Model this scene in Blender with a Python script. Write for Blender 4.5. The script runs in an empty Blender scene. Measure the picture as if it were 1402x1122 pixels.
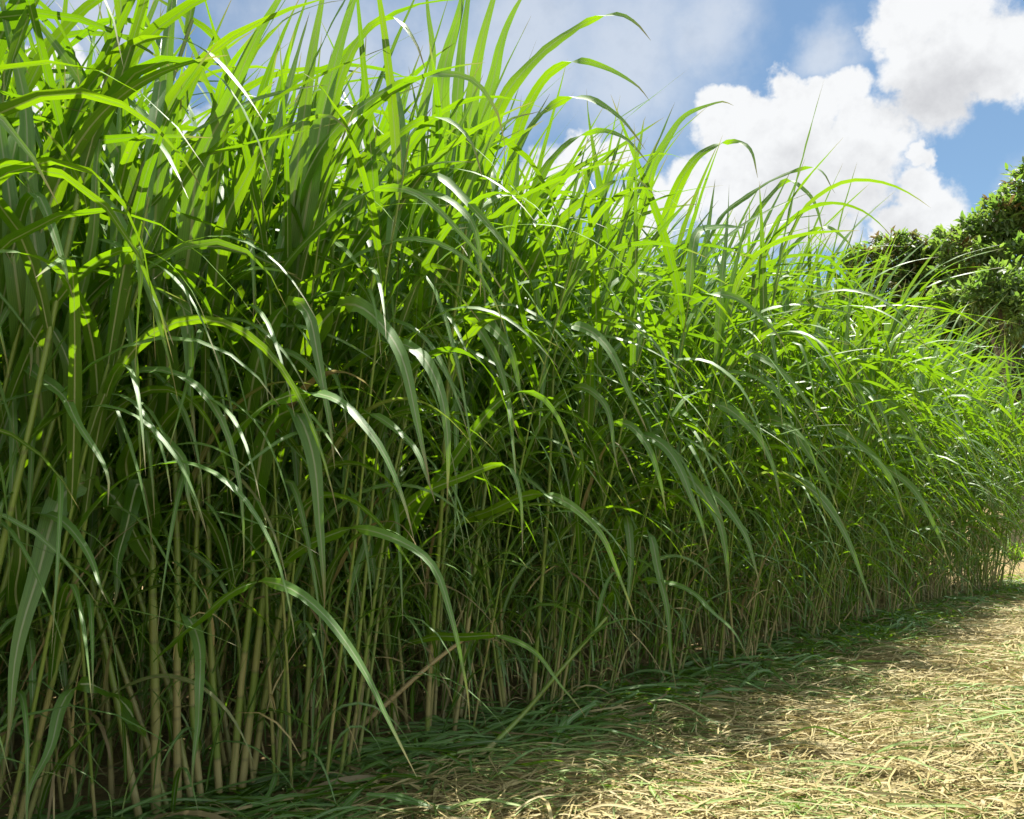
import bpy, math, random
import numpy as np

SEED = 11
rng = np.random.default_rng(SEED)
random.seed(SEED)
R = math.radians
scene = bpy.context.scene
COL = scene.collection

# ------------------------------------------------------------------ camera
PW, PH, F = 1402.0, 1122.0, 1100.0          # photograph size and focal length in its pixels
CAM = np.array([0.0, 0.0, 1.0])
PITCH = math.atan((690.0 - 561.0) / F)
cp, sp = math.cos(PITCH), math.sin(PITCH)
cam_d = bpy.data.cameras.new('camera')
cam_d.sensor_width = 36.0
cam_d.lens = 36.0 * F / PW
cam_d.clip_start = 0.02
cam_d.clip_end = 4000
cam = bpy.data.objects.new('camera', cam_d)
cam.location = CAM
cam.rotation_euler = (R(90) + PITCH, 0, 0)
COL.objects.link(cam)
scene.camera = cam


def ray(px, py):
    u, v = (px - PW / 2) / F, (PH / 2 - py) / F
    d = np.array([u, cp - v * sp, sp + v * cp])
    return d


def at(px, py, Y):
    """the point seen at a pixel of the photograph, Y metres in front of the camera"""
    d = ray(px, py)
    return CAM + d * (Y / d[1])


def on_ground(px, py):
    d = ray(px, py)
    return CAM + d * (-CAM[2] / d[2])


# the front edge of the stand runs diagonally away to the right
F0 = np.array([-1.15, 2.65])
FD = np.array([0.700, 0.714])
NIN = np.array([-0.714, 0.700])
T_END = 10.9


def edge(t, w=0.0):
    p = F0 + FD * t + NIN * w
    return np.array([p[0], p[1], 0.0])


def front_depth(px):
    k = (px - PW / 2) / F
    t = (k * F0[1] - F0[0]) / (FD[0] - FD[1] * k)
    return F0[1] + FD[1] * t


# ------------------------------------------------------------------ materials
def new_mat(name):
    m = bpy.data.materials.new(name)
    m.use_nodes = True
    nt = m.node_tree
    nt.nodes.clear()
    return m, nt


class NT:
    def __init__(self, nt):
        self.nt = nt

    def n(self, kind, **kw):
        nd = self.nt.nodes.new(kind)
        ins = kw.pop('ins', {})
        for k, v in kw.items():
            setattr(nd, k, v)
        for k, v in ins.items():
            s = nd.inputs[k]
            if hasattr(v, 'is_linked'):
                self.nt.links.new(v, s)
            else:
                s.default_value = v
        return nd

    def math(self, op, a, b=0.0, c=None, clamp=False):
        ins = {0: a, 1: b}
        if c is not None:
            ins[2] = c
        return self.n('ShaderNodeMath', operation=op, use_clamp=clamp, ins=ins).outputs[0]

    def vmath(self, op, a, b=(0, 0, 0)):
        nd = self.n('ShaderNodeVectorMath', operation=op, ins={0: a, 1: b})
        return nd.outputs['Value'] if op in ('LENGTH', 'DISTANCE', 'DOT_PRODUCT') else nd.outputs[0]

    def mix(self, f, a, b, blend='MIX'):
        nd = self.n('ShaderNodeMix', data_type='RGBA', blend_type=blend)
        for i, v in ((0, f), (6, a), (7, b)):
            s = nd.inputs[i]
            if hasattr(v, 'is_linked'):
                self.nt.links.new(v, s)
            else:
                s.default_value = v if i == 0 else (*v[:3], 1)
        return nd.outputs[2]

    def noise(self, vec, scale, detail=3, rough=0.5, out='Fac', dist=0.0):
        return self.n('ShaderNodeTexNoise', ins={'Vector': vec, 'Scale': scale, 'Detail': detail, 'Roughness': rough, 'Distortion': dist}).outputs[out]

    def ramp(self, f, stops):
        nd = self.n('ShaderNodeMapRange', interpolation_type='SMOOTHSTEP', ins={'Value': f, 'From Min': stops[0], 'From Max': stops[1], 'To Min': stops[2], 'To Max': stops[3]})
        return nd.outputs[0]


def leaf_material(name, green, green2, trans, trans2, dry_c, mixf=0.5, rough=0.38, spec=0.5, glau=0.0):
    m, nt = new_mat(name)
    N = NT(nt)
    uv = N.n('ShaderNodeUVMap', uv_map='UVMap').outputs[0]
    sep = N.n('ShaderNodeSeparateXYZ', ins={0: uv})
    u, v = sep.outputs[0], sep.outputs[1]
    rnd = N.n('ShaderNodeAttribute', attribute_name='rnd').outputs['Fac']
    dry = N.n('ShaderNodeAttribute', attribute_name='dry').outputs['Fac']
    geo = N.n('ShaderNodeNewGeometry')
    pos, upper = geo.outputs['Position'], geo.outputs['Backfacing']
    # midrib and parallel veins across the blade
    du = N.math('ABSOLUTE', N.math('SUBTRACT', u, 0.5))
    rib = N.ramp(du, (0.035, 0.075, 1.0, 0.0))
    vein = N.math('SINE', N.math('MULTIPLY', u, 75.0))
    stretch = N.n('ShaderNodeCombineXYZ', ins={0: N.math('MULTIPLY', u, 14.0), 1: N.math('MULTIPLY', v, 2.5), 2: N.math('MULTIPLY', rnd, 37.0)}).outputs[0]
    streak = N.noise(stretch, 1.0, 4, 0.6)
    blot = N.noise(pos, 9.0, 3, 0.6)
    tone = N.math('ADD', N.math('MULTIPLY', rnd, 0.6), N.math('MULTIPLY', blot, 0.5), clamp=True)
    base = N.mix(tone, green, green2)
    tr = N.mix(tone, trans, trans2)
    sv = N.math('ADD', N.math('MULTIPLY', streak, 0.7), N.math('MULTIPLY', vein, 0.07))
    sv = N.math('ADD', sv, 0.66)
    svc = N.n('ShaderNodeCombineXYZ', ins={0: sv, 1: sv, 2: sv}).outputs[0]
    base = N.mix(N.math('MULTIPLY', upper, glau), base, (0.145, 0.280, 0.072))
    base = N.mix(1.0, base, svc, 'MULTIPLY')
    tr = N.mix(1.0, tr, svc, 'MULTIPLY')
    base = N.mix(N.math('MULTIPLY', rib, 0.9), base, (0.42, 0.48, 0.26))
    tr = N.mix(N.math('MULTIPLY', rib, 0.65), tr, (0.07, 0.15, 0.02))
    # dryness: whole blades, and brown tips and margins
    tip = N.math('MULTIPLY', N.ramp(N.math('ADD', v, N.math('MULTIPLY', streak, 0.16)), (0.95, 1.06, 0.0, 1.0)), 0.8)
    spot = N.math('MULTIPLY', N.ramp(N.noise(N.vmath('ADD', pos, N.n('ShaderNodeCombineXYZ', ins={0: rnd, 1: rnd, 2: rnd}).outputs[0]), 55.0, 3, 0.55), (0.69, 0.75, 0.0, 1.0)), 0.7)
    tip = N.math('MAXIMUM', tip, spot)
    dmask = N.math('MAXIMUM', N.ramp(N.math('ADD', dry, N.math('MULTIPLY', N.math('SUBTRACT', streak, 0.5), 0.7)), (0.32, 0.62, 0.0, 1.0)), tip)
    dtone = N.mix(streak, dry_c, tuple(c * 0.5 for c in dry_c))
    base = N.mix(dmask, base, dtone)
    tr = N.mix(dmask, tr, tuple(c * 0.55 for c in dry_c))
    bump = N.n('ShaderNodeBump', ins={'Strength': 0.10, 'Distance': 0.001, 'Height': N.math('ADD', vein, N.math('MULTIPLY', rib, -2.0))}).outputs[0]
    pr = N.n('ShaderNodeBsdfPrincipled', ins={'Base Color': base, 'Roughness': rough, 'Specular IOR Level': spec, 'Normal': bump})
    tl = N.n('ShaderNodeBsdfTranslucent', ins={'Color': tr, 'Normal': bump})
    mx = N.n('ShaderNodeMixShader', ins={0: mixf, 1: pr.outputs[0], 2: tl.outputs[0]})
    out = N.n('ShaderNodeOutputMaterial', ins={0: mx.outputs[0]})
    return m


M_LEAF = leaf_material('grass_blade', (0.034, 0.110, 0.005), (0.075, 0.165, 0.008), (0.120, 0.285, 0.002), (0.225, 0.385, 0.003), (0.40, 0.31, 0.14), mixf=0.50, rough=0.46, spec=0.6, glau=0.78)
M_STRAW = leaf_material('straw', (0.10, 0.17, 0.03), (0.22, 0.30, 0.06), (0.10, 0.25, 0.01), (0.2, 0.35, 0.02), (0.51, 0.42, 0.185), mixf=0.22, rough=0.55, spec=0.35)
M_TREE = leaf_material('tree_leaf', (0.060, 0.115, 0.036), (0.110, 0.170, 0.055), (0.13, 0.30, 0.03), (0.30, 0.45, 0.05), (0.27, 0.20, 0.07), mixf=0.45, rough=0.5, spec=0.45)


def stalk_material():
    m, nt = new_mat('grass_stalk')
    N = NT(nt)
    uv = N.n('ShaderNodeUVMap', uv_map='UVMap').outputs[0]
    sep = N.n('ShaderNodeSeparateXYZ', ins={0: uv})
    u, v = sep.outputs[0], sep.outputs[1]          # v is metres along the stalk
    rnd = N.n('ShaderNodeAttribute', attribute_name='rnd').outputs['Fac']
    dry = N.n('ShaderNodeAttribute', attribute_name='dry').outputs['Fac']
    seg = N.math('FRACT', N.math('ADD', N.math('MULTIPLY', v, 6.5), rnd))
    node = N.ramp(N.math('ABSOLUTE', N.math('SUBTRACT', seg, 0.5)), (0.44, 0.485, 0.0, 1.0))
    st = N.n('ShaderNodeCombineXYZ', ins={0: N.math('MULTIPLY', u, 5.0), 1: N.math('MULTIPLY', v, 3.0), 2: N.math('MULTIPLY', rnd, 51.0)}).outputs[0]
    s1 = N.noise(st, 2.0, 4, 0.65)
    cell = N.n('ShaderNodeTexWhiteNoise', noise_dimensions='2D', ins={'Vector': N.n('ShaderNodeCombineXYZ', ins={0: N.math('FLOOR', N.math('ADD', N.math('MULTIPLY', v, 6.5), rnd)), 1: rnd}).outputs[0]}).outputs['Value']
    g = N.mix(s1, (0.075, 0.14, 0.014), (0.19, 0.25, 0.045))
    tan = N.mix(s1, (0.17, 0.12, 0.05), (0.46, 0.37, 0.18))
    low = N.ramp(N.math('ADD', v, N.math('MULTIPLY', N.math('SUBTRACT', cell, 0.5), 0.9)), (0.0, 0.5, 0.75, 0.0))
    f = N.math('MAXIMUM', low, N.ramp(N.math('ADD', dry, N.math('MULTIPLY', N.math('SUBTRACT', s1, 0.5), 0.5)), (0.35, 0.6, 0.0, 1.0)))
    c = N.mix(f, g, tan)
    c = N.mix(N.math('MULTIPLY', node, 0.42), c, (0.09, 0.08, 0.04))
    pr = N.n('ShaderNodeBsdfPrincipled', ins={'Base Color': c, 'Roughness': 0.42, 'Specular IOR Level': 0.5})
    N.n('ShaderNodeOutputMaterial', ins={0: pr.outputs[0]})
    return m


M_STALK = stalk_material()


def bark_material():
    m, nt = new_mat('bark')
    N = NT(nt)
    pos = N.n('ShaderNodeNewGeometry').outputs['Position']
    a = N.noise(N.vmath('MULTIPLY', pos, (6, 6, 1.2)), 2.0, 5, 0.65)
    c = N.mix(a, (0.05, 0.04, 0.03), (0.20, 0.16, 0.12))
    b = N.n('ShaderNodeBump', ins={'Strength': 0.7, 'Distance': 0.03, 'Height': a}).outputs[0]
    pr = N.n('ShaderNodeBsdfPrincipled', ins={'Base Color': c, 'Roughness': 0.85, 'Normal': b})
    N.n('ShaderNodeOutputMaterial', ins={0: pr.outputs[0]})
    return m


M_BARK = bark_material()


def ground_material():
    m, nt = new_mat('ground')
    N = NT(nt)
    pos = N.n('ShaderNodeNewGeometry').outputs['Position']
    big = N.noise(pos, 0.9, 4, 0.6)
    mid = N.noise(pos, 6.0, 4, 0.6)
    w1 = N.noise(pos, 7.0, 2, 0.5, out='Color')
    warp = N.vmath('ADD', pos, N.vmath('MULTIPLY', w1, (0.10, 0.10, 0)))
    fib1 = N.noise(N.vmath('MULTIPLY', warp, (14, 95, 1)), 1.0, 4, 0.65)
    fib2 = N.noise(N.vmath('MULTIPLY', warp, (70, 22, 1)), 1.3, 4, 0.65)
    fib = N.math('MAXIMUM', fib1, fib2)
    soil = N.mix(mid, (0.13, 0.085, 0.04), (0.30, 0.205, 0.10))
    straw = N.mix(fib, (0.20, 0.15, 0.06), (0.42, 0.33, 0.15))
    c = N.mix(N.ramp(N.math('ADD', fib, N.math('MULTIPLY', big, 0.25)), (0.52, 0.78, 0.15, 1.0)), soil, straw)
    grn = N.ramp(N.noise(pos, 2.2, 5, 0.7), (0.52, 0.72, 0.0, 0.55))
    c = N.mix(grn, c, (0.11, 0.16, 0.035))
    b = N.n('ShaderNodeBump', ins={'Strength': 0.9, 'Distance': 0.03, 'Height': N.math('ADD', fib, mid)}).outputs[0]
    pr = N.n('ShaderNodeBsdfPrincipled', ins={'Base Color': c, 'Roughness': 0.9, 'Specular IOR Level': 0.2, 'Normal': b})
    N.n('ShaderNodeOutputMaterial', ins={0: pr.outputs[0]})
    return m


M_GROUND = ground_material()


# ------------------------------------------------------------------ mesh building
class MB:
    """collects ribbons and tubes; build() links them as ONE mesh object"""

    def __init__(self):
        self.v, self.f, self.uv, self.r, self.d, self.m = [], [], [], [], [], []
        self.n = 0

    def add(self, v, f, uv, r, d, mat=0):
        self.v.append(v.reshape(-1, 3))
        self.f.append(f.reshape(-1, 4) + self.n)
        self.uv.append(uv.reshape(-1, 2))
        k = self.v[-1].shape[0]
        self.r.append(np.broadcast_to(r, (k,)) if np.ndim(r) == 0 else r.reshape(-1))
        self.d.append(np.broadcast_to(d, (k,)) if np.ndim(d) == 0 else d.reshape(-1))
        self.m.append(np.full(self.f[-1].shape[0], mat, dtype=np.int32))
        self.n += k

    def build(self, name, mats, parent=None, origin=None):
        v = np.concatenate(self.v).astype(np.float32)
        if origin is not None:
            v = v - np.asarray(origin, dtype=np.float32)
        f = np.concatenate(self.f).astype(np.int32)
        uv = np.concatenate(self.uv).astype(np.float32)
        me = bpy.data.meshes.new(name)
        me.vertices.add(len(v))
        me.vertices.foreach_set('co', v.ravel())
        me.loops.add(f.size)
        me.loops.foreach_set('vertex_index', f.ravel())
        me.polygons.add(len(f))
        me.polygons.foreach_set('loop_start', np.arange(0, f.size, 4, dtype=np.int32))
        me.polygons.foreach_set('material_index', np.concatenate(self.m))
        me.polygons.foreach_set('use_smooth', np.ones(len(f), dtype=bool))
        ul = me.uv_layers.new(name='UVMap')
        ul.data.foreach_set('uv', uv[f.ravel()].ravel())
        for nm, arr in (('rnd', self.r), ('dry', self.d)):
            a = me.attributes.new(nm, 'FLOAT', 'POINT')
            a.data.foreach_set('value', np.concatenate(arr).astype(np.float32))
        for mt in (mats if isinstance(mats, (list, tuple)) else [mats]):
            me.materials.append(mt)
        me.update(calc_edges=True)
        ob = bpy.data.objects.new(name, me)
        COL.objects.link(ob)
        if parent is not None:
            ob.parent = parent
            ob.location = (0, 0, 0)
        elif origin is not None:
            ob.location = origin
        return ob


def tag(o, label, cat, group=None, kind=None):
    if label:
        o['label'] = label
    if cat:
        o['category'] = cat
    if group:
        o['group'] = group
    if kind:
        o['kind'] = kind
    return o


def empty(name, loc):
    o = bpy.data.objects.new(name, None)
    o.empty_display_size = 0.1
    o.location = loc
    COL.objects.link(o)
    return o


def norm(a):
    return a / np.maximum(np.linalg.norm(a, axis=-1, keepdims=True), 1e-9)


def ribbons(C, W, width, rnd, dry, fold=0.32, wav=0.06, n_wav=5.0, base_w=0.55, peak=0.28, lr=None, tipx=0.88):
    """C (M,n+1,3) midrib curves, W (M,n+1,3) unit width vectors -> verts, faces, uv, rnd, dry per leaf"""
    M, n1, _ = C.shape
    s = np.linspace(0, 1, n1)
    lr = lr or rng
    prof = np.where(s < peak, base_w + (1 - base_w) * np.sin(np.clip(s / peak, 0, 1) * np.pi / 2),
                    np.clip((1 - s) / (1 - peak), 0, 1) ** tipx)
    prof = np.maximum(prof, 0.015)
    hw = 0.5 * width[:, None] * prof[None, :]
    T = norm(np.gradient(C, axis=1))
    W = norm(W - T * np.sum(W * T, -1, keepdims=True))
    Nn = np.cross(T, W)
    fo = fold * (1 - 0.6 * s)[None, :]
    ph = lr.uniform(0, 6.28, (M, 2))
    fr = lr.uniform(0.6, 1.4, (M, 2)) * n_wav
    wl = wav * np.sin(ph[:, :1] + fr[:, :1] * 6.28 * s[None]) + 0.5 * wav * np.sin(2.3 * ph[:, :1] + 2.7 * fr[:, :1] * 6.28 * s[None])
    wr = wav * np.sin(ph[:, 1:] + fr[:, 1:] * 6.28 * s[None]) + 0.5 * wav * np.sin(2.3 * ph[:, 1:] + 2.7 * fr[:, 1:] * 6.28 * s[None])
    h3 = hw[..., None]
    left = C - W * h3 * np.cos(fo)[..., None] + Nn * h3 * (np.sin(fo) + wl * 3)[..., None]
    right = C + W * h3 * np.cos(fo)[..., None] + Nn * h3 * (np.sin(fo) + wr * 3)[..., None]
    V = np.stack([left, C, right], axis=2)                 # M,n1,3,3
    uv = np.empty((M, n1, 3, 2))
    uv[..., 0] = np.array([0, 0.5, 1.0])[None, None, :]
    uv[..., 1] = s[None, :, None]
    r = np.broadcast_to(rnd[:, None, None], (M, n1, 3))
    d = np.broadcast_to(dry[:, None, None], (M, n1, 3))
    i = np.arange(n1 - 1)[:, None] * 3 + np.arange(2)[None, :]
    q = np.stack([i, i + 1, i + 4, i + 3], axis=-1).reshape(-1, 4)
    Fc = q[None] + (np.arange(M) * n1 * 3)[:, None, None]
    return V, Fc, uv, r, d, q


def arc_curves(base, az, L, th0, th1, c, k, drift, tw0, tw1, n):
    """natural blades: rise from the stalk, bend over under their weight"""
    s = np.linspace(0, 1, n + 1)[None]
    sg = lambda x: 1 / (1 + np.exp(-x))
    S = sg((s - c[:, None]) / k[:, None])
    S0, S1 = sg((0 - c) / k)[:, None], sg((1 - c) / k)[:, None]
    S = (S - S0) / (S1 - S0)
    th = th0[:, None] + (th1 - th0)[:, None] * (0.8 * S + 0.2 * s)
    a = az[:, None] + drift[:, None] * s
    A = np.stack([np.cos(a), np.sin(a), np.zeros_like(a)], -1)
    Z = np.array([0, 0, 1.0])
    T = A * np.sin(th)[..., None] + Z * np.cos(th)[..., None]
    step = 0.5 * (T[:, 1:] + T[:, :-1]) * (L[:, None, None] / n)
    C = np.concatenate([base[:, None, :], base[:, None, :] + np.cumsum(step, axis=1)], axis=1)
    W0 = np.stack([-np.sin(a), np.cos(a), np.zeros_like(a)], -1)
    N0 = np.cross(T, W0)
    tw = tw0[:, None] + tw1[:, None] * s
    W = W0 * np.cos(tw)[..., None] + N0 * np.sin(tw)[..., None]
    return C, W


def tube(P, rad, sides=7, rnd=0.5, dry=0.0):
    """a stalk along the points P with the radii rad"""
    n = len(P)
    T = norm(np.gradient(P, axis=0))
    ref = np.array([0.3, 1.0, 0.1])
    X = norm(np.cross(T, ref))
    Y = np.cross(T, X)
    a = np.linspace(0, 2 * np.pi, sides + 1)
    V = P[:, None] + rad[:, None, None] * (X[:, None] * np.cos(a)[None, :, None] + Y[:, None] * np.sin(a)[None, :, None])
    L = np.concatenate([[0], np.cumsum(np.linalg.norm(np.diff(P, axis=0), axis=1))])
    uv = np.empty((n, sides + 1, 2))
    uv[..., 0] = (a / (2 * np.pi))[None]
    uv[..., 1] = L[:, None]
    i = np.arange(n - 1)[:, None] * (sides + 1) + np.arange(sides)[None]
    q = np.stack([i, i + 1, i + sides + 2, i + sides + 1], -1).reshape(-1, 4)
    return V.reshape(-1, 3), q, uv.reshape(-1, 2), rnd, dry


def resample(P, n):
    """a smooth curve (Catmull-Rom) through the points P, n+1 samples evenly spaced"""
    P = np.asarray(P, float)
    Q = np.vstack([2 * P[0] - P[1], P, 2 * P[-1] - P[-2]])
    out = []
    for i in range(1, len(Q) - 2):
        t = np.linspace(0, 1, 24, endpoint=False)[:, None]
        p0, p1, p2, p3 = Q[i - 1], Q[i], Q[i + 1], Q[i + 2]
        out.append(0.5 * (2 * p1 + (p2 - p0) * t + (2 * p0 - 5 * p1 + 4 * p2 - p3) * t ** 2 + (3 * p1 - p0 - 3 * p2 + p3) * t ** 3))
    out = np.vstack(out + [P[-1:]])
    L = np.concatenate([[0], np.cumsum(np.linalg.norm(np.diff(out, axis=0), axis=1))])
    s = np.linspace(0, L[-1], n + 1)
    return np.stack([np.interp(s, L, out[:, j]) for j in range(3)], -1)


OUT_AZ = math.atan2(-NIN[1], -NIN[0])           # azimuth pointing out of the stand
PATH_AZ = math.atan2(FD[1], FD[0])


def stalk_path(base, h, lean_az, lean, bow, n=11):
    s = np.linspace(0, 1, n + 1)
    ang = lean + bow * s
    seg = np.stack([np.sin(ang) * math.cos(lean_az), np.sin(ang) * math.sin(lean_az), np.cos(ang)], -1)
    wob = np.stack([np.sin(s * 9 + base[0] * 40), np.cos(s * 7 + base[1] * 40), 0 * s], -1) * 0.014 * s[:, None]
    P = np.zeros((n + 1, 3))
    P[1:] = np.cumsum(0.5 * (seg[1:] + seg[:-1]) * h / n, axis=0)
    return P + base + wob


def stalk_rad(n, r0):
    s = np.linspace(0, 1, n + 1)
    return r0 * (1.0 - 0.45 * s)


def leaf_params(P, n_leaf, bias, lo=0.10, size=1.0):
    """leaves along one stalk; bias 0..1 turns them towards the open side"""
    f = np.sort(lo + (1 - lo) * ((np.arange(n_leaf) + rng.uniform(0.1, 0.9, n_leaf)) / n_leaf) ** 0.78)
    x = f * (len(P) - 1)
    base = np.stack([np.interp(x, np.arange(len(P)), P[:, j]) for j in range(3)], -1)
    a0 = rng.uniform(0, 6.28)
    az = a0 + np.pi * (np.arange(n_leaf) % 2) + rng.normal(0, 0.35, n_leaf)
    goal = OUT_AZ + rng.normal(0.6, 0.45, n_leaf)
    turn = rng.uniform(0, 1, n_leaf) < bias
    az = np.where(turn, goal, az)
    top = np.clip((f - lo) / (1 - lo), 0, 1)
    L = size * rng.uniform(0.78, 1.12, n_leaf) * (0.72 + 0.38 * np.sin(np.clip(top * 1.25 + 0.2, 0, 1.4) * 1.5))
    L = np.where(turn, L * rng.uniform(0.9, 1.2, n_leaf) * (0.62 + 0.38 * np.minimum(top * 2.2, 1)), L)
    th0 = R(6) + rng.uniform(0, 1, n_leaf) * R(16) + (1 - top) * R(14)
    th1 = np.where(top > 0.62, np.where(rng.uniform(0, 1, n_leaf) < 0.48, rng.uniform(R(14), R(60), n_leaf), rng.uniform(R(70), R(150), n_leaf)), rng.uniform(R(95), R(172), n_leaf))
    th1 = np.where(turn & (top < 0.8), rng.uniform(R(142), R(180), n_leaf), th1)
    c = np.where(turn, rng.uniform(0.34, 0.62, n_leaf), rng.uniform(0.34, 0.66, n_leaf))
    k = np.where(rng.uniform(0, 1, n_leaf) < 0.16, 0.025, rng.uniform(0.09, 0.22, n_leaf))
    drift = rng.normal(0, 0.30, n_leaf)
    tw0 = rng.normal(0, 0.25, n_leaf)
    tw1 = rng.normal(0, 0.75, n_leaf)
    width = size * rng.uniform(0.027, 0.042, n_leaf) * (0.55 + 0.50 * np.minimum(top * 1.6, 1) + 0.30 * np.clip((top - 0.5) * 3, 0, 1))
    rnd = rng.uniform(0, 1, n_leaf)
    dry = np.where((top < 0.2) & (rng.uniform(0, 1, n_leaf) < 0.14), rng.uniform(0.35, 0.9, n_leaf), np.where((rng.uniform(0, 1, n_leaf) < 0.05) & (top < 0.5), rng.uniform(0.3, 0.6, n_leaf), rng.uniform(0.0, 0.2, n_leaf)))
    return dict(base=base, az=az, L=L, th0=th0, th1=th1, c=c, k=k, drift=drift, tw0=tw0, tw1=tw1), width, rnd, dry


def dead_strands(mb, cx, cy, rad, count, n=7):
    """thin dead blades and sheaths hanging about the foot of a clump"""
    a = rng.uniform(0, 6.28, count)
    rr = rad * np.sqrt(rng.uniform(0, 1, count))
    h = np.abs(rng.normal(0, 0.26, count))
    base = np.stack([cx + rr * np.cos(a), cy + rr * np.sin(a), 0.0 + h], -1)
    az = rng.uniform(0, 6.28, count)
    L = rng.uniform(0.15, 0.55, count)
    up = rng.uniform(0, 1, count) < 0.55
    th0 = np.where(up, rng.uniform(R(2), R(40), count), rng.uniform(R(90), R(150), count))
    th1 = np.where(up, rng.uniform(R(30), R(160), count), rng.uniform(R(120), R(178), count))
    C, W = arc_curves(base, az, L, th0, th1, rng.uniform(0.3, 0.7, count), rng.uniform(0.05, 0.25, count),
                      rng.normal(0, 1.0, count), rng.normal(0, 0.8, count), rng.normal(0, 2.0, count), n)
    C[..., 2] = np.maximum(C[..., 2], 0.012)
    V, Fc, uv, r, d, q = ribbons(C, W, rng.uniform(0.003, 0.011, count), rng.uniform(0, 1, count),
                                 np.where(rng.uniform(0, 1, count) < 0.72, 0.9, 0.05), fold=0.5, wav=0.12)
    mb.add(V, Fc, uv, r, d)


def shoots(mb, cx, cy, rad, count, n=8):
    """narrow green blades of young shoots between the stalks"""
    a = rng.uniform(0, 6.28, count)
    rr = rad * np.sqrt(rng.uniform(0, 1, count))
    h = rng.uniform(0, 0.75, count) ** 1.3
    base = np.stack([cx + rr * np.cos(a), cy + rr * np.sin(a), h], -1)
    az = np.where(rng.uniform(0, 1, count) < 0.35, OUT_AZ + rng.normal(0.5, 0.6, count), rng.uniform(0, 6.28, count))
    C, W = arc_curves(base, az, rng.uniform(0.3, 0.85, count), rng.uniform(R(4), R(28), count), rng.uniform(R(40), R(165), count),
                      rng.uniform(0.3, 0.75, count), rng.uniform(0.06, 0.22, count), rng.normal(0, 0.4, count), rng.normal(0, 0.4, count), rng.normal(0, 1.0, count), n)
    C[..., 2] = np.maximum(C[..., 2], 0.015)
    V, Fc, uv, r, d, q = ribbons(C, W, rng.uniform(0.007, 0.019, count), rng.uniform(0, 0.8, count),
                                 np.where(rng.uniform(0, 1, count) < 0.08, rng.uniform(0.4, 0.8, count), 0.05))
    mb.add(V, Fc, uv, r, d, 0)


# ------------------------------------------------------------------ leaves and stalks traced for the near clumps
# stalk: pixels from foot to top, diameter in pixels.   leaf: pixels from its stalk to its tip, width in pixels, dryness
HERO_STALK = [
    ([(214, 1112), (212, 940), (208, 760), (206, 560), (205, 400)], 13),
    ([(243, 1100), (242, 940), (243, 780), (238, 590), (232, 420)], 11),
    ([(190, 1118), (160, 960), (128, 810), (104, 690), (92, 560)], 10),
    ([(300, 1085), (292, 950), (286, 800), (285, 640), (283, 470)], 10),
    ([(331, 1078), (348, 930), (362, 800), (380, 640), (396, 470)], 11),
    ([(318, 1082), (330, 940), (345, 800), (352, 640), (350, 480)], 10),
    ([(262, 1095), (228, 930), (182, 790), (150, 640), (136, 500)], 9),
    ([(275, 1092), (262, 940), (268, 760), (276, 560), (282, 400)], 9),
    ([(345, 1070), (372, 900), (400, 760), (432, 600), (452, 460)], 9),
    ([(228, 1105), (196, 1000), (120, 780), (60, 640), (10, 540)], 8),
]
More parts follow.
